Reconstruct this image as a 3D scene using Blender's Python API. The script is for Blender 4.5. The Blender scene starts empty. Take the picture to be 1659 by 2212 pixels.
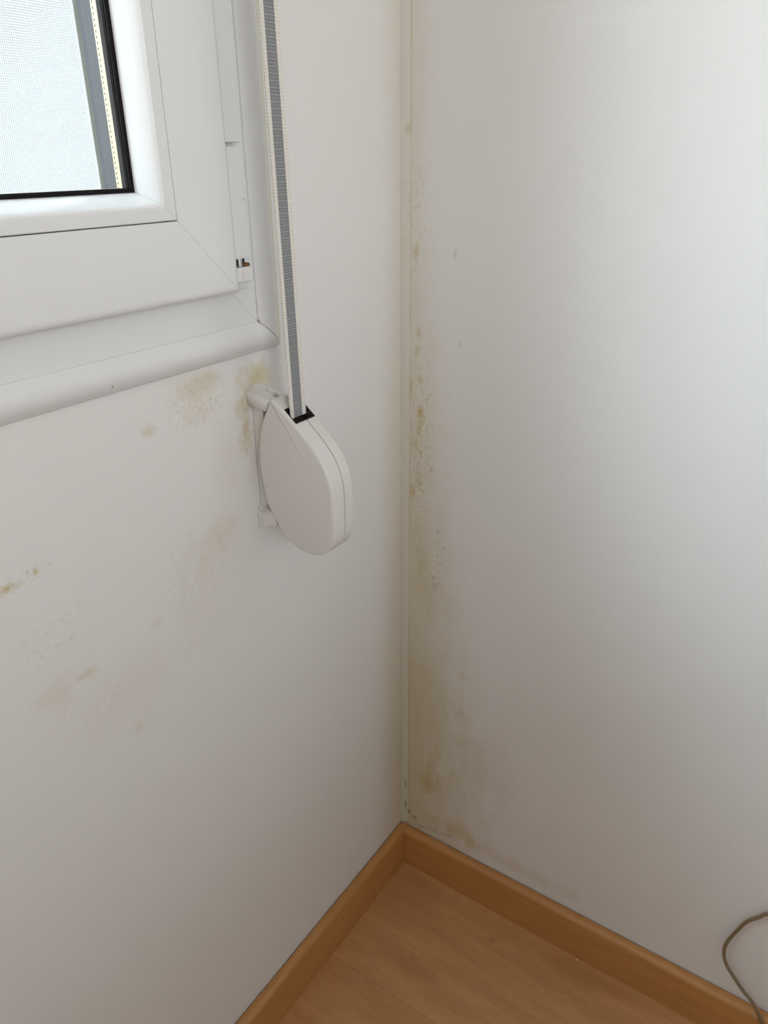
import bpy, bmesh, math, random
from mathutils import Vector, Matrix

S = bpy.context.scene
C = S.collection
random.seed(4)

# ------------------------------------------------------------------ camera, sky, light, exposure
cd = bpy.data.cameras.new('camera')
cam = bpy.data.objects.new('camera', cd)
C.objects.link(cam)
cd.sensor_fit = 'HORIZONTAL'
cd.sensor_width = 36.0
cd.lens = 36.0 * 1641.86 / 1659.0
cd.clip_start = 0.01
cr = Vector((0.56130773, -0.82753772, -0.01072184))
cu = Vector((0.35721415, 0.23056658, 0.90511718))
cf = Vector((0.7465465, 0.51187926, -0.42502699))
cam.matrix_world = Matrix(((cr.x, cu.x, -cf.x, -0.73384), (cr.y, cu.y, -cf.y, -0.47676),
                           (cr.z, cu.z, -cf.z, 1.01611), (0, 0, 0, 1)))
S.camera = cam

SKY_STRENGTH = 8.0
SUN_HAZE, SUN_AZ, SUN_EL, SUN_TIGHT = 31.0, 148.0, 41.0, 24.0
BACK_W, BACK_H, BACK_X, BACK_Z = 1.5, 1.3, -2.3, 1.6
BLOCKER_Y, BLOCKER_H = -1.25, 0.95
EXPOSURE = 0.26

S.view_settings.view_transform = 'Standard'
S.view_settings.look = 'None'
S.view_settings.gamma = 1.0
S.view_settings.use_curve_mapping = False
S.view_settings.exposure = EXPOSURE

world = bpy.data.worlds.new('overcast_sky')
S.world = world
world.use_nodes = True
wn = world.node_tree
wn.nodes.clear()
wo = wn.nodes.new('ShaderNodeOutputWorld')
wb = wn.nodes.new('ShaderNodeBackground')
wt = wn.nodes.new('ShaderNodeTexCoord')
ws = wn.nodes.new('ShaderNodeSeparateXYZ')
wr = wn.nodes.new('ShaderNodeValToRGB')
wr.color_ramp.elements[0].position = 0.0
wr.color_ramp.elements[0].color = (1.0, 0.985, 0.96, 1)
wr.color_ramp.elements[1].position = 0.55
wr.color_ramp.elements[1].color = (0.77, 0.89, 1.0, 1)
wn.links.new(wt.outputs['Generated'], ws.inputs[0])
wn.links.new(ws.outputs['Z'], wr.inputs[0])
wn.links.new(wr.outputs[0], wb.inputs['Color'])
# bright haze around the veiled sun, high on the left outside the window
wd = wn.nodes.new('ShaderNodeVectorMath'); wd.operation = 'DOT_PRODUCT'
wd.inputs[1].default_value = (math.cos(math.radians(SUN_AZ)) * math.cos(math.radians(SUN_EL)),
                              math.sin(math.radians(SUN_AZ)) * math.cos(math.radians(SUN_EL)), math.sin(math.radians(SUN_EL)))
wm = wn.nodes.new('ShaderNodeMath'); wm.operation = 'MAXIMUM'; wm.inputs[1].default_value = 0.0
wp = wn.nodes.new('ShaderNodeMath'); wp.operation = 'POWER'; wp.inputs[1].default_value = SUN_TIGHT
wa = wn.nodes.new('ShaderNodeMath'); wa.operation = 'MULTIPLY_ADD'
wa.inputs[1].default_value = SUN_HAZE; wa.inputs[2].default_value = SKY_STRENGTH
wn.links.new(wt.outputs['Generated'], wd.inputs[0])
wn.links.new(wd.outputs['Value'], wm.inputs[0])
wn.links.new(wm.outputs[0], wp.inputs[0])
wn.links.new(wp.outputs[0], wa.inputs[0])
wn.links.new(wa.outputs[0], wb.inputs['Strength'])
wn.links.new(wb.outputs[0], wo.inputs['Surface'])

def portal(name, loc, rot, sx, sy):
    ld = bpy.data.lights.new(name, 'AREA')
    ld.shape = 'RECTANGLE'
    ld.size, ld.size_y = sx, sy
    ld.cycles.is_portal = True
    lo = bpy.data.objects.new(name, ld)
    C.objects.link(lo)
    lo.location = loc
    lo.rotation_euler = rot
    return lo
# daylight: the window in view, and an unseen opening added behind the camera for fill
portal('window_daylight', (-0.755, 0.07, 1.46), (math.radians(-90), 0, 0), 1.06, 1.22)
portal('back_fill_portal', (BACK_X, -3.42, BACK_Z), (math.radians(90), 0, 0), BACK_W, BACK_H)

# ------------------------------------------------------------------ node helpers
class NT:
    def __init__(self, name):
        self.m = bpy.data.materials.new(name)
        self.m.use_nodes = True
        self.t = self.m.node_tree
        self.t.nodes.clear()
        self.out = self.t.nodes.new('ShaderNodeOutputMaterial')
        self.co = None
    def n(self, kind, **kw):
        nd = self.t.nodes.new(kind)
        for k, v in kw.items():
            setattr(nd, k, v)
        return nd
    def link(self, a, b):
        self.t.links.new(a, b)
    def put(self, sock, v):
        if isinstance(v, bpy.types.NodeSocket):
            self.link(v, sock)
        else:
            sock.default_value = v
    def coord(self):
        if self.co is None:
            self.co = self.n('ShaderNodeTexCoord').outputs['Object']
        return self.co
    def math(self, op, a, b=0.0, c=0.0, clamp=False):
        nd = self.n('ShaderNodeMath', operation=op, use_clamp=clamp)
        self.put(nd.inputs[0], a)
        self.put(nd.inputs[1], b)
        self.put(nd.inputs[2], c)
        return nd.outputs[0]
    def vmath(self, op, a, b=None, c=None):
        nd = self.n('ShaderNodeVectorMath', operation=op)
        self.put(nd.inputs[0], a)
        if b is not None:
            self.put(nd.inputs[1], b)
        if c is not None:
            self.put(nd.inputs[2], c)
        return nd.outputs['Value'] if op == 'LENGTH' else nd.outputs[0]
    def noise(self, scale, detail=3.0, rough=0.5, vec=None, stretch=None):
        nd = self.n('ShaderNodeTexNoise')
        v = vec if vec is not None else self.coord()
        if stretch is not None:
            v = self.vmath('MULTIPLY', v, stretch)
        self.link(v, nd.inputs['Vector'])
        nd.inputs['Scale'].default_value = scale
        nd.inputs['Detail'].default_value = detail
        nd.inputs['Roughness'].default_value = rough
        return nd.outputs[0]
    def rng(self, v, a, b, c, d, smooth=False):
        nd = self.n('ShaderNodeMapRange')
        if smooth:
            nd.interpolation_type = 'SMOOTHSTEP'
        for i, x in enumerate((v, a, b, c, d)):
            self.put(nd.inputs[i], x)
        return nd.outputs[0]
    def mix(self, f, a, b):
        nd = self.n('ShaderNodeMix', data_type='RGBA')
        self.put(nd.inputs[0], f)
        self.put(nd.inputs[6], a)
        self.put(nd.inputs[7], b)
        return nd.outputs[2]
    def blob(self, p, r, strength, wobble=None):
        """soft patch at object-space point p with radii r (0 radius = ignore that axis)"""
        sc = tuple(1.0 / q if q else 0.0 for q in r)
        off = tuple(-p[i] * sc[i] for i in range(3))
        d = self.vmath('LENGTH', self.vmath('MULTIPLY_ADD', self.coord(), sc, off))
        if wobble is not None:
            d = self.math('ADD', d, wobble)
        return self.rng(d, 0.0, 1.0, strength, 0.0, True)
    def total(self, items):
        a = items[0]
        for b in items[1:]:
            a = self.math('ADD', a, b)
        return a
    def finish(self, col, rough, spec=0.5, height=None, bump=0.2, dist=0.001):
        b = self.n('ShaderNodeBsdfPrincipled')
        self.put(b.inputs['Base Color'], col)
        self.put(b.inputs['Roughness'], rough)
        b.inputs['Specular IOR Level'].default_value = spec
        if height is not None:
            bp = self.n('ShaderNodeBump')
            bp.inputs['Strength'].default_value = bump
            bp.inputs['Distance'].default_value = dist
            self.link(height, bp.inputs['Height'])
            self.link(bp.outputs[0], b.inputs['Normal'])
        self.link(b.outputs[0], self.out.inputs['Surface'])
        return self.m

def rgb(r, g, b):
    return (r, g, b, 1.0)

def plain(name, col, rough=0.5, spec=0.5, var=0.03, vscale=40.0):
    t = NT(name)
    f = t.noise(vscale, 2.0)
    dark = tuple(c * (1 - var) for c in col)
    lite = tuple(min(1.0, c * (1 + var)) for c in col)
    return t.finish(t.mix(f, rgb(*dark), rgb(*lite)), rough, spec)

# ------------------------------------------------------------------ materials
WALL = (0.80, 0.79, 0.775)
TAN = rgb(0.53, 0.42, 0.165)
TAN_PALE = rgb(0.58, 0.47, 0.27)

def wall_texture(t):
    a = t.noise(420.0, 2.0, 0.6, stretch=(0.45, 0.45, 1.0))
    b = t.noise(28.0, 3.0, 0.5)
    return t.math('MULTIPLY_ADD', b, 0.8, a)

def make_wall_left():
    t = NT('painted_paper_window_wall')
    wob = t.math('MULTIPLY_ADD', t.noise(60.0, 5.0, 0.65), 1.5, -0.75)
    fine = t.math('MULTIPLY_ADD', t.noise(170.0, 4.0, 0.7), 1.6, -0.8)
    speck = t.rng(t.noise(190.0, 3.0, 0.6), 0.52, 0.66, 0.0, 1.0, True)
    bl = lambda x, z, rx, rz, s, w=wob: t.blob((x, 0, z), (rx, 0, rz), s, w)
    soft = [bl(-0.240, 0.834, 0.032, 0.024, 0.66), bl(-0.2605, 0.818, 0.014, 0.024, 0.50),
            bl(-0.259, 0.796, 0.008, 0.022, 0.42, fine), bl(-0.262, 0.782, 0.012, 0.020, 0.30, fine),
            bl(-0.314, 0.843, 0.040, 0.020, 0.34), bl(-0.300, 0.848, 0.022, 0.010, 0.22, fine),
            bl(-0.366, 0.820, 0.011, 0.008, 0.42, fine), bl(-0.313, 0.822, 0.035, 0.018, 0.18, fine),
            bl(-0.285, 0.770, 0.030, 0.050, 0.13), bl(-0.322, 0.690, 0.050, 0.045, 0.12),
            bl(-0.300, 0.705, 0.030, 0.025, 0.12), bl(-0.255, 0.762, 0.012, 0.045, 0.14),
            bl(-0.459, 0.644, 0.013, 0.008, 0.30, fine), bl(-0.487, 0.642, 0.026, 0.024, 0.17),
            bl(-0.425, 0.600, 0.085, 0.055, 0.10), bl(-0.423, 0.564, 0.007, 0.010, 0.22, fine),
            bl(-0.388, 0.652, 0.010, 0.007, 0.20, fine), bl(-0.340, 0.640, 0.050, 0.060, 0.09),
            bl(-0.507, 0.745, 0.018, 0.006, 0.50, fine), bl(-0.482, 0.747, 0.006, 0.004, 0.34, fine)]
    spk = [bl(-0.490, 0.745, 0.030, 0.013, 0.75, 0.0), bl(-0.310, 0.830, 0.050, 0.032, 0.42, 0.0),
           bl(-0.255, 0.78, 0.025, 0.06, 0.35, 0.0), bl(-0.48, 0.69, 0.05, 0.04, 0.24, 0.0),
           bl(-0.46, 0.62, 0.09, 0.06, 0.17, 0.0), bl(-0.34, 0.68, 0.09, 0.07, 0.15, 0.0)]
    sx = t.n('ShaderNodeSeparateXYZ')
    t.link(t.coord(), sx.inputs[0])
    x, z = sx.outputs['X'], sx.outputs['Z']
    # damp strip along the room corner, broader towards the floor
    w = t.rng(z, 0.07, 0.95, 0.085, 0.040)
    amt = t.rng(z, 0.10, 0.95, 0.50, 0.22)
    d = t.math('ADD', t.math('DIVIDE', t.math('MULTIPLY', x, -1.0), w), t.math('MULTIPLY', wob, 0.35))
    strip = t.math('MULTIPLY', t.rng(d, 0.0, 1.0, 1.0, 0.0, True), amt)
    line = t.math('MULTIPLY', t.rng(x, -0.0028, -0.0004, 0.0, 0.30, True), t.rng(t.noise(9.0, 2.0), 0.35, 0.6, 0.2, 1.0))
    m = t.math('ADD', t.total(soft + [strip, line]), t.math('MULTIPLY', t.total(spk), speck), clamp=True)
    base = t.mix(t.noise(7.0, 2.0), rgb(*[c * 0.985 for c in WALL]), rgb(*WALL))
    col = t.mix(m, base, TAN)
    return t.finish(col, 0.75, 0.25, wall_texture(t), 0.16, 0.0006)

def make_wall_right():
    t = NT('painted_paper_corner_wall')
    wob = t.math('MULTIPLY_ADD', t.noise(45.0, 5.0, 0.65, stretch=(1, 1, 0.5)), 1.5, -0.75)
    fine = t.math('MULTIPLY_ADD', t.noise(170.0, 4.0, 0.7), 1.6, -0.8)
    speck = t.rng(t.noise(230.0, 3.0, 0.6, stretch=(1, 1, 0.6)), 0.53, 0.66, 0.0, 1.0, True)
    bl = lambda y, z, ry, rz, s, w=fine: t.blob((0, y, z), (0, ry, rz), s, w)
    spots = [bl(-0.020, 0.921, 0.006, 0.014, 0.45), bl(-0.068, 0.922, 0.003, 0.007, 0.40), bl(-0.009, 1.040, 0.006, 0.010, 0.32),
             bl(-0.024, 0.834, 0.006, 0.010, 0.38), bl(-0.022, 0.815, 0.006, 0.008, 0.40), bl(-0.077, 0.828, 0.004, 0.005, 0.25),
             bl(-0.027, 0.740, 0.007, 0.014, 0.62), bl(-0.026, 0.720, 0.006, 0.012, 0.42), bl(-0.020, 0.700, 0.008, 0.012, 0.30),
             bl(-0.027, 0.781, 0.006, 0.008, 0.36), bl(-0.014, 0.770, 0.003, 0.02, 0.32), bl(-0.026, 0.652, 0.006, 0.012, 0.40),
             bl(-0.043, 0.673, 0.005, 0.008, 0.38), bl(-0.017, 0.638, 0.006, 0.015, 0.40), bl(-0.030, 0.560, 0.020, 0.05, 0.20, wob),
             bl(-0.045, 0.500, 0.035, 0.05, 0.16, wob), bl(-0.100, 0.390, 0.012, 0.006, 0.22)]
    low = [bl(-0.050, 0.180, 0.030, 0.045, 0.38, wob), bl(-0.100, 0.105, 0.060, 0.025, 0.34, wob),
           bl(-0.190, 0.095, 0.120, 0.018, 0.26, wob), bl(-0.130, 0.240, 0.080, 0.11, 0.16, wob),
           bl(-0.050, 0.320, 0.060, 0.12, 0.16, wob)]
    spk = [bl(-0.030, 0.70, 0.025, 0.20, 0.55, 0.0), bl(-0.055, 0.54, 0.018, 0.06, 0.55, 0.0), bl(-0.02, 0.95, 0.03, 0.12, 0.30, 0.0)]
    grey = [bl(-0.0075, 0.150, 0.0030, 0.016, 0.75), bl(-0.0075, 0.110, 0.0035, 0.014, 0.95), bl(-0.0145, 0.0975, 0.0060, 0.0065, 1.0),
            bl(-0.024, 0.0900, 0.0075, 0.0055, 0.75), bl(-0.010, 0.0735, 0.006, 0.0035, 1.0), bl(-0.036, 0.0795, 0.012, 0.004, 0.5),
            bl(-0.060, 0.084, 0.02, 0.006, 0.35), bl(-0.085, 0.088, 0.02, 0.006, 0.30),
            bl(-0.049, 0.523, 0.004, 0.006, 0.40), bl(-0.063, 0.570, 0.003, 0.004, 0.40), bl(-0.054, 0.592, 0.003, 0.004, 0.4),
            bl(-0.052, 0.512, 0.006, 0.010, 0.30)]
    sx = t.n('ShaderNodeSeparateXYZ')
    t.link(t.coord(), sx.inputs[0])
    y, z = sx.outputs['Y'], sx.outputs['Z']
    ay = t.math('MULTIPLY', y, -1.0)
    w = t.rng(z, 0.10, 0.95, 0.19, 0.050)
    amt = t.rng(z, 0.12, 0.95, 0.62, 0.28)
    d = t.math('ADD', t.math('DIVIDE', ay, w), t.math('MULTIPLY', wob, 0.40))
    strip = t.math('MULTIPLY', t.rng(d, 0.0, 1.0, 1.0, 0.0, True), amt)
    # narrow overlap band of paper right in the corner stays a little cleaner, with a stained seam at its edge
    band = t.rng(ay, 0.0095, 0.0135, 0.55, 1.0, True)
    strip = t.math('MULTIPLY', strip, band)
    seam = t.math('MULTIPLY', t.blob((0, -0.0128, 0), (0, 0.0014, 0), 0.42, None), t.rng(t.noise(14.0, 3.0), 0.38, 0.62, 0.15, 1.0))
    m = t.math('ADD', t.total(spots + low + [strip, seam]), t.math('MULTIPLY', t.total(spk), speck), clamp=True)
    base = t.mix(t.noise(7.0, 2.0), rgb(*[c * 0.985 for c in WALL]), rgb(*WALL))
    col = t.mix(m, base, TAN)
    gsp = t.rng(t.noise(330.0, 3.0, 0.65), 0.36, 0.54, 0.2, 1.0, True)
    g = t.math('MULTIPLY', t.total(grey), gsp, clamp=True)
    col = t.mix(t.math('MULTIPLY', g, 0.92), col, rgb(0.10, 0.105, 0.085))
    h = t.math('ADD', wall_texture(t), t.math('MULTIPLY', t.rng(ay, 0.0118, 0.0132, 1.0, 0.0, True), 1.2))
    return t.finish(col, 0.75, 0.25, h, 0.16, 0.0006)

def make_floor():
    t = NT('beech_laminate')
    warp = t.noise(5.0, 3.0, 0.5, stretch=(1, 0.35, 1))
    v = t.vmath('ADD', t.vmath('MULTIPLY', t.coord(), (1.0, 0.16, 1.0)), None)
    wv = t.n('ShaderNodeCombineXYZ')
    t.link(t.math('MULTIPLY', warp, 0.10), wv.inputs[0])
    v2 = t.vmath('ADD', v, wv.outputs[0])
    grain = t.noise(32.0, 4.0, 0.55, vec=v2)
    streak = t.noise(300.0, 3.0, 0.6, vec=v2)
    f = t.math('MULTIPLY_ADD', streak, 0.30, t.math('MULTIPLY', grain, 0.75))
    f = t.rng(f, 0.34, 0.72, 0.0, 1.0, True)
    col = t.mix(f, rgb(0.50, 0.245, 0.100), rgb(0.62, 0.335, 0.150))
    wob = t.math('MULTIPLY_ADD', t.noise(40.0, 4.0, 0.6, stretch=(1, 0.3, 1)), 1.6, -0.8)
    fl = [t.blob((-0.150, -0.105, 0), (0.020, 0.065, 0), 0.45, wob), t.blob((-0.142, -0.110, 0), (0.006, 0.012, 0), 0.4, wob),
          t.blob((-0.109, -0.116, 0), (0.005, 0.010, 0), 0.35, wob), t.blob((-0.055, -0.19, 0), (0.008, 0.012, 0), 0.45, wob),
          t.blob((-0.050, -0.06, 0), (0.045, 0.07, 0), 0.35, wob), t.blob((-0.035, -0.30, 0), (0.02, 0.08, 0), 0.30, wob),
          t.blob((-0.16, -0.20, 0), (0.015, 0.09, 0), 0.25, wob)]
    col = t.mix(t.math('MULTIPLY', t.total(fl), 1.0, clamp=True), col, rgb(0.37, 0.155, 0.055))
    sx = t.n('ShaderNodeSeparateXYZ')
    t.link(t.coord(), sx.inputs[0])
    px = t.math('PINGPONG', t.math('ADD', sx.outputs['X'], 0.2), 0.0975)
    seam = t.rng(px, 0.0, 0.0009, 0.5, 0.0, True)
    col = t.mix(seam, col, rgb(0.28, 0.12, 0.05))
    return t.finish(col, 0.42, 0.45, t.math('SUBTRACT', f, seam), 0.05, 0.0004)

def make_baseboard(axis):
    t = NT('beech_skirting_' + 'xy'[axis])
    st = (0.12, 1.0, 1.0) if axis == 0 else (1.0, 0.12, 1.0)
    g = t.noise(70.0, 4.0, 0.55, stretch=st)
    col = t.mix(t.rng(g, 0.3, 0.7, 0.0, 1.0), rgb(0.47, 0.215, 0.062), rgb(0.56, 0.270, 0.088))
    sp = [t.blob((-0.165, -0.013, 0.045) if axis == 0 else (-0.013, -0.165, 0.043), (0.002, 0.002, 0.0015), 0.6, None)]
    col = t.mix(sp[0], col, rgb(0.12, 0.06, 0.02))
    return t.finish(col, 0.30, 0.6, g, 0.03, 0.0004)

M = {}
M['wall_left'] = make_wall_left()
M['wall_right'] = make_wall_right()
M['wall_plain'] = plain('painted_room_wall', WALL, 0.8, 0.2)
M['ceiling'] = plain('ceiling_paint', (0.82, 0.81, 0.79), 0.85, 0.2)
M['floor'] = make_floor()
M['bb_x'] = make_baseboard(0)
M['bb_y'] = make_baseboard(1)
M['render_out'] = plain('outer_render', (0.148, 0.160, 0.170), 0.9, 0.1, 0.06, 90)

def make_pvc(name, col, marks):
    t = NT(name)
    base = t.mix(t.noise(18.0, 2.0), rgb(*[c * 0.985 for c in col]), rgb(*col))
    if marks:
        wob = t.math('MULTIPLY_ADD', t.noise(300.0, 3.0, 0.7), 1.2, -0.6)
        bl = [t.blob(p, r, s, wob) for p, r, s in marks]
        base = t.mix(t.math('MULTIPLY', t.total(bl), 1.0, clamp=True), base, rgb(0.30, 0.21, 0.11))
    return t.finish(base, 0.27, 0.45)

PVC = (0.80, 0.805, 0.81)
M['pvc'] = make_pvc('white_window_plastic', PVC, None)
M['casing'] = make_pvc('white_casing_plastic', (0.79, 0.79, 0.79), [((-0.2365, -0.003, 0.900), (0.0018, 0.01, 0.020), 0.55),
                       ((-0.2355, -0.003, 0.884), (0.002, 0.01, 0.004), 0.8), ((-0.398, -0.009, 0.865), (0.0012, 0.01, 0.002), 0.8)])
M['hinge_white'] = make_pvc('white_hinge_plastic', (0.83, 0.835, 0.83), [((-0.2535, -0.014, 0.985), (0.0012, 0.01, 0.002), 0.7),
                       ((-0.252, -0.014, 0.975), (0.0012, 0.01, 0.003), 0.25), ((-0.2605, -0.012, 0.928), (0.002, 0.01, 0.007), 0.22)])
M['winder'] = make_pvc('off_white_winder_plastic', (0.735, 0.715, 0.69), [((-0.2545, -0.010, 0.709), (0.009, 0.012, 0.005), 0.45), ((-0.249, -0.012, 0.7125), (0.006, 0.008, 0.003), 0.9), ((-0.233, -0.024, 0.826), (0.006, 0.006, 0.004), 0.18), ((-0.2545, -0.006, 0.697), (0.002, 0.002, 0.0015), 0.4)])
M['black'] = plain('black_rubber', (0.006, 0.005, 0.007), 0.6, 0.15)
M['dark'] = plain('dark_slot_plastic', (0.035, 0.030, 0.026), 0.4, 0.4)
M['lip'] = plain('blue_grey_rebate', (0.022, 0.027, 0.042), 0.5, 0.3, 0.15, 60)
M['screen_frame'] = plain('beige_grey_aluminium', (0.66, 0.63, 0.56), 0.6, 0.3)
M['mesh'] = plain('grey_screen_wire', (0.30, 0.31, 0.34), 0.6, 0.3)
M['sealant'] = plain('cream_sealant', (0.72, 0.67, 0.56), 0.6, 0.3, 0.06, 30)
M['metal'] = plain('bright_steel', (0.75, 0.76, 0.78), 0.22, 0.9)
M['metal'].node_tree.nodes['Principled BSDF'].inputs['Metallic'].default_value = 1.0
M['rust'] = plain('rusty_steel', (0.22, 0.10, 0.035), 0.7, 0.3, 0.4, 500)
M['crumb'] = plain('white_plaster', (0.85, 0.83, 0.78), 0.8, 0.2)
M['cable'] = plain('brown_cord_sheath', (0.235, 0.165, 0.095), 0.4, 0.5, 0.12, 60)

def make_spacer():
    t = NT('cream_spacer_with_holes')
    sx = t.n('ShaderNodeSeparateXYZ')
    t.link(t.coord(), sx.inputs[0])
    pz = t.math('PINGPONG', sx.outputs['Z'], 0.00165)
    px = t.math('PINGPONG', sx.outputs['X'], 0.00165)
    pz = t.math('MINIMUM', pz, t.math('ADD', px, t.rng(sx.outputs['X'], -0.353, -0.3525, 0.0, 1.0)))
    hz = t.rng(pz, 0.0006, 0.0009, 1.0, 0.0)
    hy = t.rng(t.math('ABSOLUTE', t.math('SUBTRACT', sx.outputs['Y'], 0.0122)), 0.0004, 0.0007, 1.0, 0.0)
    col = t.mix(t.math('MULTIPLY', hz, hy), rgb(0.50, 0.45, 0.29), rgb(0.05, 0.045, 0.04))
    return t.finish(col, 0.45, 0.4)
M['spacer'] = make_spacer()

def make_glass():
    t = NT('window_glass')
    tr = t.n('ShaderNodeBsdfTransparent')
    tr.inputs['Color'].default_value = rgb(0.97, 0.985, 0.98)
    gl = t.n('ShaderNodeBsdfGlossy')
    gl.inputs['Roughness'].default_value = 0.02
    fr = t.n('ShaderNodeFresnel')
    fr.inputs['IOR'].default_value = 1.45
    mx = t.n('ShaderNodeMixShader')
    geo = t.n('ShaderNodeNewGeometry')
    t.link(t.math('MULTIPLY', fr.outputs[0], t.math('SUBTRACT', 1.0, geo.outputs['Backfacing'])), mx.inputs[0])
    t.link(tr.outputs[0], mx.inputs[1])
    t.link(gl.outputs[0], mx.inputs[2])
    t.link(mx.outputs[0], t.out.inputs['Surface'])
    return t.m
M['glass'] = make_glass()

def make_webbing(name, dark, lite, rib, fine, grey):
    t = NT(name)
    sx = t.n('ShaderNodeSeparateXYZ')
    t.link(t.coord(), sx.inputs[0])
    z, x = sx.outputs['Z'], sx.outputs['X']
    jit = t.math('MULTIPLY', t.noise(900.0, 1.0), 0.0004)
    pr = t.math('PINGPONG', t.math('ADD', z, jit), rib / 2)
    ridge = t.rng(pr, 0.0002, 0.0007, 1.0, 0.0, True)
    pf = t.rng(t.math('PINGPONG', x, fine / 2), 0.0, fine / 2, 0.0, 1.0)
    mid = t.rng(pr, rib * 0.20, rib * 0.36, 0.0, 1.0, True)
    f = t.math('MAXIMUM', ridge, t.math('MULTIPLY', t.math('MULTIPLY', pf, mid), 0.75))
    f = t.math('MULTIPLY_ADD', t.noise(700.0, 2.0), 0.25, f, clamp=True)
    return t.finish(t.mix(f, dark, lite), 0.85, 0.15, f, 0.5, 0.0005)
M['web_grey'] = make_webbing('grey_webbing', rgb(0.19, 0.195, 0.205), rgb(0.37, 0.375, 0.385), 0.0046, 0.0011, True)
M['web_white'] = make_webbing('cream_webbing_edge', rgb(0.70, 0.67, 0.61), rgb(0.82, 0.79, 0.74), 0.0024, 0.0022, False)

# ------------------------------------------------------------------ mesh helpers
def link_mesh(name, bm, mat, parent=None, smooth=False, bevel=None, seg=3):
    bmesh.ops.recalc_face_normals(bm, faces=bm.faces[:])
    me = bpy.data.meshes.new(name)
    bm.to_mesh(me)
    bm.free()
    me.materials.append(mat)
    o = bpy.data.objects.new(name, me)
    C.objects.link(o)
    if parent is not None:
        o.parent = parent
        o.matrix_parent_inverse = parent.matrix_world.inverted()
    if bevel:
        md = o.modifiers.new('bevel', 'BEVEL')
        md.width = bevel
        md.segments = seg
        md.limit_method = 'ANGLE'
        md.angle_limit = math.radians(35)
        md.harden_normals = True
        smooth = True
    if smooth:
        for p in me.polygons:
            p.use_smooth = True
        if not bevel:
            me.set_sharp_from_angle(angle=math.radians(40))
    return o

def box(bm, a, b):
    x0, y0, z0 = a
    x1, y1, z1 = b
    v = [bm.verts.new(p) for p in ((x0, y0, z0), (x1, y0, z0), (x1, y1, z0), (x0, y1, z0),
                                   (x0, y0, z1), (x1, y0, z1), (x1, y1, z1), (x0, y1, z1))]
    for f in ((0, 3, 2, 1), (4, 5, 6, 7), (0, 1, 5, 4), (1, 2, 6, 5), (2, 3, 7, 6), (3, 0, 4, 7)):
        bm.faces.new([v[i] for i in f])

def loft(bm, rings, cap=True):
    rs = [[bm.verts.new(p) for p in r] for r in rings]
    n = len(rs[0])
    for a, b in zip(rs, rs[1:]):
        for i in range(n):
            bm.faces.new((a[i], a[(i + 1) % n], b[(i + 1) % n], b[i]))
    if cap:
        bm.faces.new(rs[0][::-1])
        bm.faces.new(rs[-1])

def tube(bm, pts, r, n=10, flat=1.0):
    pts = [Vector(p) for p in pts]
    rings = []
    up = Vector((1, 0, 0))
    for i, p in enumerate(pts):
        tg = (pts[min(i + 1, len(pts) - 1)] - pts[max(i - 1, 0)]).normalized()
        a = (up - tg * up.dot(tg)).normalized()
        b = tg.cross(a)
        rings.append([p + a * (r * flat * math.cos(2 * math.pi * k / n)) + b * (r * math.sin(2 * math.pi * k / n)) for k in range(n)])
    loft(bm, rings)

def spline(pts, k=8, closed=False):
    P = [Vector(p) for p in pts]
    n = len(P)
    out = []
    rng = range(n) if closed else range(n - 1)
    for i in rng:
        if closed:
            p0, p1, p2, p3 = P[i - 1], P[i], P[(i + 1) % n], P[(i + 2) % n]
        else:
            p0, p1, p2, p3 = P[max(i - 1, 0)], P[i], P[i + 1], P[min(i + 2, n - 1)]
        for j in range(k):
            s = j / k
            out.append(0.5 * ((2 * p1) + (p2 - p0) * s + (2 * p0 - 5 * p1 + 4 * p2 - p3) * s * s + (3 * p1 - p0 - 3 * p2 + p3) * s ** 3))
    if not closed:
        out.append(P[-1])
    return out

def mitred(bm, x0, x1, z0, z1, prof, gap=0.0):
    """rectangular frame swept from prof = [(inset, y)...]; four members cut at 45 degrees"""
    def ring(c, sx, sz):
        return [(c[0] + sx * o, y, c[1] + sz * o) for o, y in prof]
    cs = [((x0, z0), 1, 1), ((x1, z0), -1, 1), ((x1, z1), -1, -1), ((x0, z1), 1, -1)]
    for i in range(4):
        a, b = cs[i], cs[(i + 1) % 4]
        ra, rb = ring(*a), ring(*b)
        d = Vector((b[0][0] - a[0][0], 0, b[0][1] - a[0][1])).normalized() * gap
        ra = [Vector(p) + d for p in ra]
        rb = [Vector(p) - d for p in rb]
        loft(bm, [ra, rb])

def empty(name, loc):
    o = bpy.data.objects.new(name, None)
    C.objects.link(o)
    o.location = loc
    o.empty_display_size = 0.05
    bpy.context.view_layer.update()
    return o

def struct(o, label=None, cat=None):
    o['kind'] = 'structure'
    if label:
        o['label'] = label
    if cat:
        o['category'] = cat
    return o

def tag(o, label, cat, group=None):
    o['label'] = label
    o['category'] = cat
    if group:
        o['group'] = group
    return o

# ------------------------------------------------------------------ room shell
RX, RY, RZ = -3.4, -3.4, 2.5         # room extents (corner of the photo at x = 0, y = 0)
WX0, WX1, WZ0, WZ1 = -1.285, -0.223, 0.872, 2.06   # hole for the window

def wall_with_hole(name, axis, lo, hi, a0, a1, h0, h1, hz0, hz1, mat):
    """axis 1: wall spans x a0..a1, y lo..hi"""
    bm = bmesh.new()
    box(bm, (a0, lo, 0), (h0, hi, RZ))
    box(bm, (h1, lo, 0), (a1, hi, RZ))
    box(bm, (h0, lo, 0), (h1, hi, hz0))
    box(bm, (h0, lo, hz1), (h1, hi, RZ))
    bmesh.ops.remove_doubles(bm, verts=bm.verts[:], dist=1e-6)
    return link_mesh(name, bm, mat)

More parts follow.
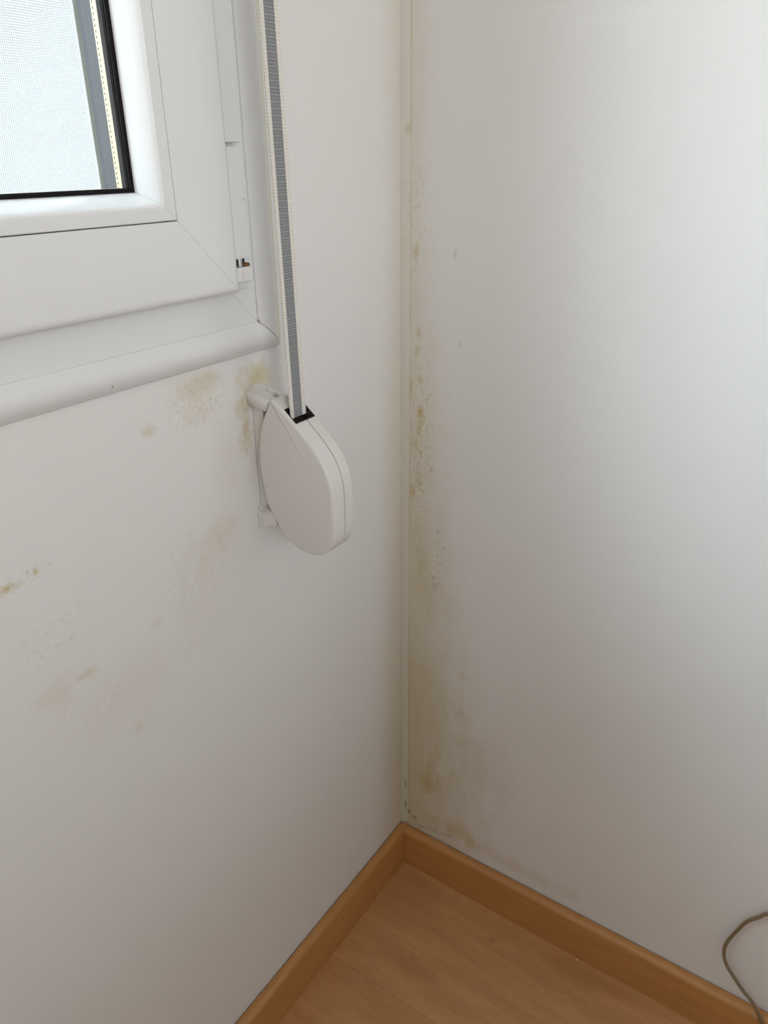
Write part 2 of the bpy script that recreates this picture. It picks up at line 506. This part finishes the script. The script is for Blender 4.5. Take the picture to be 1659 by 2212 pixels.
struct(wall_with_hole('wall_left', 1, 0.0, 0.20, RX, 0.0, WX0, WX1, WZ0, WZ1, M['wall_left']),
       'white painted window wall with yellow damp stains below the window', 'wall')
bm = bmesh.new()
box(bm, (0.0, RY, 0), (0.15, 0.20, RZ))
struct(link_mesh('wall_right', bm, M['wall_right']), 'white wall right of the corner with a yellow damp strip and black mould spots', 'wall')
bm = bmesh.new()
box(bm, (RX - 0.15, RY, 0), (RX, 0.20, RZ))
struct(link_mesh('wall_far', bm, M['wall_plain']), 'plain white wall of the room facing the stained corner', 'wall')
bx0, bx1 = BACK_X - BACK_W / 2, BACK_X + BACK_W / 2
struct(wall_with_hole('wall_back', 1, RY - 0.15, RY, RX - 0.15, 0.15, bx0, bx1, BACK_Z - BACK_H / 2, BACK_Z + BACK_H / 2, M['wall_plain']),
       'plain white wall behind the camera with an unseen opening added for fill light', 'wall')
bm = bmesh.new()
box(bm, (RX - 0.15, RY - 0.15, -0.1), (0.15, 0.20, 0.0))
struct(link_mesh('floor', bm, M['floor']), 'beech coloured laminate floor', 'floor')
bm = bmesh.new()
box(bm, (RX - 0.15, RY - 0.15, RZ), (0.15, 0.20, RZ + 0.1))
struct(link_mesh('ceiling', bm, M['ceiling']), 'plain white ceiling', 'ceiling')

bm = bmesh.new()  # added out-of-view blocker that cuts back light from the lower walls
box(bm, (RX, BLOCKER_Y - 0.10, 0), (0.0, BLOCKER_Y, BLOCKER_H))
struct(link_mesh('low_light_blocker', bm, M['wall_plain']), 'unseen half-height blocker added behind the camera to darken the lower walls', 'wall')
bm = bmesh.new()
box(bm, (-0.9, 3.2, -4.0), (9.0, 3.6, 7.0))
struct(link_mesh('wall_outside', bm, M['render_out']), 'pale rendered wall of the building across the street', 'wall')

# skirting boards: rounded top edge, mitred in the corner, a hair off the wall
def board_profile():
    t, h, r, g = 0.0135, 0.070, 0.0085, 0.0009
    p = [(g, 0.0), (t, 0.0), (t, h - r)]
    for k in range(1, 8):
        a = math.pi / 2 * k / 8
        p.append((t - r + r * math.cos(a), h - r + r * math.sin(a)))
    p += [(t - r, h), (g + 0.0012, h), (g, h - 0.0012)]
    return p
bp = board_profile()
bm = bmesh.new()
loft(bm, [[(RX + 0.002, -o, z) for o, z in bp], [(-o - 0.0002, -o, z) for o, z in bp]])
struct(link_mesh('baseboard_left', bm, M['bb_x'], smooth=True), 'orange brown wooden skirting board under the window wall', 'skirting board')
bm = bmesh.new()
loft(bm, [[(-o, RY + 0.002, z) for o, z in bp], [(-o, -o - 0.0002, z) for o, z in bp]])
struct(link_mesh('baseboard_right', bm, M['bb_y'], smooth=True), 'orange brown wooden skirting board along the right wall', 'skirting board')

# ------------------------------------------------------------------ window
win = struct(empty('window_1', (-0.75, 0.0, 0.858)), 'white plastic window with a mitred sash and moulded casing', 'window')

bm = bmesh.new()
cp = [(0.0, -0.0003), (0.0, -0.0016), (0.0012, -0.0034), (0.004, -0.0060), (0.008, -0.0080), (0.0125, -0.0088), (0.017, -0.0083),
      (0.021, -0.0066), (0.0245, -0.0044), (0.0262, -0.0034), (0.0262, -0.0003)]
mitred(bm, -1.308, -0.2092, 0.8582, 2.09, cp, 0.00035)
link_mesh('casing', bm, M['casing'], win, smooth=True)

bm = bmesh.new()
fp = [(0.0, 0.0015), (0.0108, 0.0015), (0.0115, -0.0018), (0.060, -0.0018), (0.060, 0.06), (0.0, 0.06)]
mitred(bm, WX0 + 0.0008, WX1 - 0.0008, WZ0 + 0.0008, WZ1 - 0.0008, fp, 0.00012)
link_mesh('window_frame', bm, M['pvc'], win)

SX0, SX1, SZ0, SZ1 = -1.24, -0.2702, 0.9154, 2.02
bm = bmesh.new()
sp = [(0.0, -0.0025), (0.0, -0.0150), (0.0006, -0.0172), (0.0018, -0.0188), (0.0036, -0.0197), (0.006, -0.020), (0.0582, -0.020), (0.0587, -0.0195),
      (0.0587, 0.040), (0.018, 0.040), (0.018, -0.0025)]
mitred(bm, SX0, SX1, SZ0, SZ1, sp, 0.00012)
sash = link_mesh('sash', bm, M['pvc'], win, smooth=True)

def off(o):
    return SX0 + o, SX1 - o, SZ0 + o, SZ1 - o
bm = bmesh.new()
bd = [(0.0594, -0.002), (0.0594, -0.0198), (0.0600, -0.0204), (0.0670, -0.0207), (0.0685, -0.0206), (0.0697, -0.0198), (0.0715, -0.0172),
      (0.0738, -0.0130), (0.0758, -0.0085), (0.0774, -0.0045), (0.0784, -0.0015), (0.0786, -0.0002)]
mitred(bm, SX0, SX1, SZ0, SZ1, bd, 0.0001)
link_mesh('glazing_bead', bm, M['pvc'], sash, smooth=True)
bm = bmesh.new()
mitred(bm, SX0, SX1, SZ0, SZ1, [(0.0765, -0.0001), (0.0786, -0.0012), (0.0805, -0.0012), (0.0815, -0.0004), (0.0815, 0.0001)], 0.0)
link_mesh('gasket', bm, M['black'], sash)
bm = bmesh.new()
a = off(0.078)
box(bm, (a[0], 0.0004, a[2]), (a[1], 0.0040, a[3]))
link_mesh('inner_pane', bm, M['glass'], sash)
bm = bmesh.new()
box(bm, (a[0], 0.0160, a[2]), (a[1], 0.0198, a[3]))
link_mesh('outer_pane', bm, M['glass'], sash)
bm = bmesh.new()
mitred(bm, SX0, SX1, SZ0, SZ1, [(0.0785, 0.0041), (0.0813, 0.0041), (0.0813, 0.0080), (0.0785, 0.0080)], 0.0)
link_mesh('edge_seal', bm, M['black'], sash)
bm = bmesh.new()
mitred(bm, SX0, SX1, SZ0, SZ1, [(0.0785, 0.0081), (0.0813, 0.0081), (0.0813, 0.0140), (0.0785, 0.0140)], 0.0)
link_mesh('spacer_bar', bm, M['spacer'], sash)
bm = bmesh.new()
mitred(bm, SX0, SX1, SZ0, SZ1, [(0.0588, 0.0200), (0.0750, 0.0200), (0.0750, 0.0355), (0.0588, 0.0355)], 0.0)
link_mesh('outer_rebate', bm, M['lip'], sash)
# raised lip of the hinge stile, stopping above the hinge cover
bm = bmesh.new()
box(bm, (-0.2701, -0.0140, 1.0262), (-0.2509, -0.0022, SZ1))
link_mesh('stile_lip', bm, M['pvc'], sash, bevel=0.0008, seg=2)

hinge = empty('hinge', (-0.257, -0.002, 0.93))
hinge.parent = win
hinge.matrix_parent_inverse = win.matrix_world.inverted()
bm = bmesh.new()
box(bm, (-0.2690, -0.0146, 0.9405), (-0.2507, -0.0022, 1.0232))
link_mesh('hinge_cover', bm, M['hinge_white'], hinge, bevel=0.0007, seg=2)
bm = bmesh.new()
box(bm, (-0.2685, -0.0143, 0.9222), (-0.2487, -0.0022, 0.9338))
link_mesh('hinge_block', bm, M['hinge_white'], hinge, bevel=0.0008, seg=2)
bm = bmesh.new()
box(bm, (-0.2685, -0.0055, 0.9340), (-0.2490, -0.0022, 0.9404))
link_mesh('hinge_recess', bm, M['black'], hinge)
bm = bmesh.new()
loft(bm, [[(-0.2585 + 0.0026 * math.cos(k * math.pi / 6), -0.0088 + 0.0026 * math.sin(k * math.pi / 6), z) for k in range(12)] for z in (0.9341, 0.9403)])
link_mesh('hinge_pin', bm, M['metal'], hinge, smooth=True)
bm = bmesh.new()
box(bm, (-0.2555, -0.0120, 0.9339), (-0.2490, -0.0058, 0.9362))
link_mesh('hinge_washer', bm, M['rust'], hinge, bevel=0.0006, seg=2)
bm = bmesh.new()
box(bm, (-0.2700, -0.0070, 0.9150), (-0.2490, -0.0022, 0.9220))
link_mesh('hinge_foot', bm, M['pvc'], hinge, bevel=0.0008, seg=2)
bm = bmesh.new()
box(bm, (-0.2091, -0.0016, 0.862), (-0.2058, -0.0001, 2.09))
ob = link_mesh('sealant_strip', bm, M['sealant'], win, bevel=0.0006, seg=2)
ob['label'] = 'cream sealant line along the casing'

# shutter box above the window (outside the photo) that the strap comes out of
bm = bmesh.new()
box(bm, (-1.36, -0.16, 2.12), (-0.15, -0.0005, 2.42))
struct(link_mesh('trim_1', bm, M['pvc'], bevel=0.004), 'white roller shutter box above the window', 'shutter box')

# ------------------------------------------------------------------ insect screen outside the glass
scr = tag(empty('insect_screen', (-0.75, 0.05, 0.95)), 'fine grey insect mesh in a beige metal frame behind the window glass', 'insect screen')
bm = bmesh.new()
mitred(bm, -1.205, -0.310, 0.954, 1.985, [(0.0, 0.0465), (0.0304, 0.0465), (0.0306, 0.0467), (0.0275, 0.0495), (0.0, 0.0495)], 0.0)
link_mesh('screen_frame', bm, M['screen_frame'], scr)
bm = bmesh.new()
P, wr_ = 0.0015, 0.00011
x0, x1, z0, z1 = -1.176, -0.3395, 0.983, 1.956
for i in range(int((x1 - x0) / P) + 1):
    x = x0 + i * P
    box(bm, (x - wr_, 0.0480 - wr_, z0), (x + wr_, 0.0480 + wr_, z1))
for i in range(int((z1 - z0) / P) + 1):
    z = z0 + i * P
    box(bm, (x0, 0.04822 - wr_, z - wr_), (x1, 0.04822 + wr_, z + wr_))
link_mesh('wire_mesh', bm, M['mesh'], scr)

# ------------------------------------------------------------------ strap winder
wnd = tag(empty('strap_winder', (-0.24, 0.0, 0.69)), 'off-white plastic shutter strap winder swung out from the wall below the window', 'strap winder')
XL, XR, XS = -0.2560, -0.2240, -0.2380
outline = [(-0.0285, 0.8222), (-0.0330, 0.8212), (-0.0400, 0.8165), (-0.0479, 0.8100), (-0.0579, 0.8014), (-0.0677, 0.7926), (-0.0775, 0.7825), (-0.0852, 0.7724),
           (-0.0900, 0.7620), (-0.0930, 0.7510), (-0.0940, 0.7380), (-0.0942, 0.7250), (-0.0938, 0.7100), (-0.0918, 0.6970), (-0.0860, 0.6868), (-0.0760, 0.6805),
           (-0.0640, 0.6780), (-0.0530, 0.6791), (-0.0409, 0.6845), (-0.0312, 0.6916), (-0.0250, 0.7008), (-0.0192, 0.7100), (-0.0138, 0.7202),
           (-0.0109, 0.7364), (-0.0092, 0.7546), (-0.0098, 0.7730), (-0.0122, 0.7869), (-0.0171, 0.8010), (-0.0213, 0.8094), (-0.0258, 0.8185)]
prof = [(p.x, p.y) for p in spline([(a, b, 0) for a, b in outline], 4, True)]
ccy = sum(p[0] for p in prof) / len(prof)
ccz = sum(p[1] for p in prof) / len(prof)

def inset(pr, d):
    n = len(pr)
    out = []
    for i in range(n):
        a, b = pr[i - 1], pr[(i + 1) % n]
        tx, tz = b[0] - a[0], b[1] - a[1]
        L = math.hypot(tx, tz) or 1.0
        nx, nz = -tz / L, tx / L
        px, pz = pr[i]
        if (ccy - px) * nx + (ccz - pz) * nz < 0:
            nx, nz = -nx, -nz
        out.append((px + nx * d, pz + nz * d))
    return out

def cutter(bm):
    # slot in the sloping top rim
    c = Vector((0, -0.0490, 0.8100))
    u = Vector((0, -0.0141, -0.0118)).normalized()
    v = Vector((0, -u.z, u.y))
    ps = []
    for sx, su, sv in ((-1, -1, -1), (1, -1, -1), (1, 1, -1), (-1, 1, -1), (-1, -1, 1), (1, -1, 1), (1, 1, 1), (-1, 1, 1)):
        ps.append(bm.verts.new(Vector((-0.2400 + sx * 0.0133, 0, 0)) + c + u * (0.0086 * su) + v * (0.012 * sv)))
    for f in ((0, 3, 2, 1), (4, 5, 6, 7), (0, 1, 5, 4), (1, 2, 6, 5), (2, 3, 7, 6), (3, 0, 4, 7)):
        bm.faces.new([ps[i] for i in f])

def carve(o, cut_bm, flat=False):
    bmesh.ops.recalc_face_normals(cut_bm, faces=cut_bm.faces[:])
    me = bpy.data.meshes.new('cut')
    cut_bm.to_mesh(me)
    cut_bm.free()
    c = bpy.data.objects.new('cut', me)
    C.objects.link(c)
    md = o.modifiers.new('carve', 'BOOLEAN')
    md.object = c
    md.operation = 'DIFFERENCE'
    md.solver = 'EXACT'
    bpy.context.view_layer.update()
    dg = bpy.context.evaluated_depsgraph_get()
    new = bpy.data.meshes.new_from_object(o.evaluated_get(dg))
    o.modifiers.clear()
    o.data = new
    bpy.data.objects.remove(c)
    for p in o.data.polygons:
        p.use_smooth = abs(p.normal.x) < 0.999 and not flat
    o.data.set_sharp_from_angle(angle=math.radians(38))

def shell(x_out, x_in, r, k=5):
    """half shell: rounded on its outer rim, with a tiny chamfer at the seam"""
    sgn = 1 if x_in > x_out else -1
    rings = []
    for j in range(k + 1):
        a = math.pi / 2 * j / k
        rings.append((x_out + sgn * r * (1 - math.sin(a)), r * (1 - math.cos(a))))
    rings = rings[::-1]
    rings += [(x_in - sgn * 0.0005, 0.0), (x_in, 0.0006)]
    bm = bmesh.new()
    rr = []
    for x, d in rings:
        rr.append([(x, y, z) for y, z in (inset(prof, d) if d > 1e-6 else prof)])
    loft(bm, rr)
    return bm
half = link_mesh('housing', shell(XL, XS - 0.00055, 0.0030), M['winder'], wnd)
cb = bmesh.new(); cutter(cb); carve(half, cb)
half2 = link_mesh('housing', shell(XR, XS + 0.00055, 0.0030), M['winder'], wnd)
cb = bmesh.new(); cutter(cb); carve(half2, cb)
# dark core seen in the seam and the slot
bm = bmesh.new()
inn = inset(prof, 0.0040)
loft(bm, [[(XS - 0.0010, y, z) for y, z in inn], [(XS + 0.0010, y, z) for y, z in inn]])
core = link_mesh('seam_core', bm, M['dark'], wnd)
cb = bmesh.new(); cutter(cb); carve(core, cb)
# dark lining of the slot: four thin walls and a bottom
bm = bmesh.new()
c = Vector((-0.2400, -0.0490, 0.8100))
u = Vector((0, -0.0141, -0.0118)).normalized()
v = Vector((0, -u.z, u.y))
if v.z < 0:
    v = -v
ex = Vector((1, 0, 0))
def obox(bm, c, a, b, d):
    ps = [bm.verts.new(c + a * i + b * j + d * k) for i, j, k in ((-1, -1, -1), (1, -1, -1), (1, 1, -1), (-1, 1, -1), (-1, -1, 1), (1, -1, 1), (1, 1, 1), (-1, 1, 1))]
    for f in ((0, 3, 2, 1), (4, 5, 6, 7), (0, 1, 5, 4), (1, 2, 6, 5), (2, 3, 7, 6), (3, 0, 4, 7)):
        bm.faces.new([ps[i] for i in f])
top = 0.0004
for s in (-1, 1):
    obox(bm, c + ex * (s * 0.0128) + v * (-0.0060), ex * 0.0004, u * 0.0084, v * 0.0056)
    obox(bm, c + u * (s * 0.0081) + v * (-0.0060), ex * 0.0124, u * 0.0004, v * 0.0056)
obox(bm, c + v * (-0.0114), ex * 0.0130, u * 0.0084, v * 0.0005)
link_mesh('strap_slot', bm, M['dark'], wnd)
# back plate and the two wall bosses
bm = bmesh.new()
box(bm, (-0.2495, -0.0125, 0.705), (-0.2280, -0.0002, 0.812))
link_mesh('wall_plate', bm, M['winder'], wnd, bevel=0.001)
bm = bmesh.new()
back = [(-0.2560, 0.8137), (-0.2560, 0.8262), (-0.2490, 0.8300), (-0.2390, 0.8300), (-0.2275, 0.8262), (-0.2240, 0.8190), (-0.2240, 0.8110)]
front = [(-0.2560, -0.0214, 0.8103), (-0.2560, -0.0252, 0.8186), (-0.2495, -0.0258, 0.8206), (-0.2390, -0.0258, 0.8206), (-0.2275, -0.0254, 0.8190), (-0.2250, -0.0240, 0.8150), (-0.2250, -0.0214, 0.8103)]
loft(bm, [[(x, -0.0002, z) for x, z in back], front])
boss = link_mesh('mounting_boss', bm, M['winder'], wnd, bevel=0.0006, seg=2)
cb = bmesh.new()
hc = Vector((-0.2412, -0.0182, 0.8222))
hn = Vector((0, -0.38, 0.92)).normalized()
ht = Vector((0, -0.92, -0.38)).normalized()
loft(cb, [[hc + hn * h + ex * (0.0043 * math.cos(k * math.pi / 12)) + ht * (0.0074 * math.sin(k * math.pi / 12)) for k in range(24)] for h in (-0.013, 0.01)])
carve(boss, cb, True)
bm = bmesh.new()
lowb = [(-0.2545, 0.6885), (-0.2545, 0.7060), (-0.2520, 0.7115), (-0.2280, 0.7115), (-0.2255, 0.7060), (-0.2255, 0.6885)]
lowf = [(-0.2545, -0.0240, 0.6972), (-0.2545, -0.0225, 0.7062), (-0.2525, -0.0215, 0.7095), (-0.2280, -0.0215, 0.7095), (-0.2260, -0.0225, 0.7062), (-0.2260, -0.0240, 0.6972)]
loft(bm, [[(x, -0.0002, z) for x, z in lowb], lowf])
link_mesh('mounting_boss', bm, M['winder'], wnd, bevel=0.0009)
bm = bmesh.new()
loft(bm, [[(x, -0.0315 - 0.0070 * math.cos(k * math.pi / 8), 0.8165 + 0.0050 * math.sin(k * math.pi / 8)) for k in range(9)] for x in (-0.2375, -0.2280)])
link_mesh('pivot_lug', bm, M['winder'], wnd, bevel=0.0008, seg=2)

# ------------------------------------------------------------------ shutter strap
strap = tag(empty('shutter_strap', (-0.2405, -0.046, 0.806)), 'grey woven shutter strap with cream edges hanging into the winder', 'strap')
def ribbon(name, o0, o1, th, mat, ragged):
    bm = bmesh.new()
    zs = [0.8060 + i * 0.0012 for i in range(int((2.125 - 0.806) / 0.0012))]
    rings = []
    for i, z in enumerate(zs):
        k = (z - 0.813) / 0.303
        xl = -0.2497 - 0.0050 * min(k, 1.15)
        j0 = ragged * (1 if i % 2 else -1)
        y = -0.0462
        rings.append([(xl + o0 + j0 * 0.5, y - th, z), (xl + o1 + j0 * 0.5, y - th, z), (xl + o1 + j0 * 0.5, y + th, z), (xl + o0 + j0 * 0.5, y + th, z)])
    loft(bm, rings)
    return link_mesh(name, bm, mat, strap)
ribbon('strap_band', 0.0040, 0.0150, 0.00055, M['web_grey'], 0.0002)
e1 = ribbon('strap_edge', 0.0, 0.0038, 0.00075, M['web_white'], 0.0003)
e2 = ribbon('strap_edge', 0.0152, 0.0202, 0.00075, M['web_white'], 0.0003)
e1['label'] = 'cream stitched edge of the strap'
e2['label'] = 'cream stitched edge of the strap'

# ------------------------------------------------------------------ loose cable by the right wall
cpts = [(-0.0060, -0.80, 0.300), (-0.0050, -0.68, 0.296), (-0.0050, -0.60, 0.280), (-0.0050, -0.545, 0.256), (-0.0060, -0.5036, 0.2316), (-0.0060, -0.4938, 0.2189), (-0.0060, -0.4829, 0.2021), (-0.0065, -0.4740, 0.1748),
        (-0.0075, -0.4690, 0.1538), (-0.0090, -0.4701, 0.1370), (-0.0110, -0.4757, 0.1252), (-0.0135, -0.4858, 0.1152), (-0.0160, -0.4988, 0.1036), (-0.0172, -0.5112, 0.0940),
        (-0.0175, -0.5203, 0.0806), (-0.0168, -0.5273, 0.0640), (-0.0165, -0.5340, 0.0400), (-0.0180, -0.5420, 0.0160), (-0.0240, -0.5560, 0.0040), (-0.0500, -0.5900, 0.0024), (-0.1000, -0.6400, 0.0024), (-0.2, -0.72, 0.0024)]
bm = bmesh.new()
cs = spline(cpts, 8)
tube(bm, cs, 0.0021, 12)
tag(link_mesh('power_cord', bm, M['cable'], smooth=True), 'thin brown cord looping against the right wall and over the skirting board', 'cord')

# ------------------------------------------------------------------ crumb on the floor
bm = bmesh.new()
bmesh.ops.create_icosphere(bm, subdivisions=2, radius=0.0012)
for vv in bm.verts:
    vv.co *= random.uniform(0.8, 1.15)
    vv.co.z *= 0.8
o = link_mesh('plaster_crumb', bm, M['crumb'], smooth=True)
o.location = (-0.0172, -0.3010, 0.0009)
tag(o, 'tiny white plaster crumb on the floor beside the right skirting board', 'crumb')
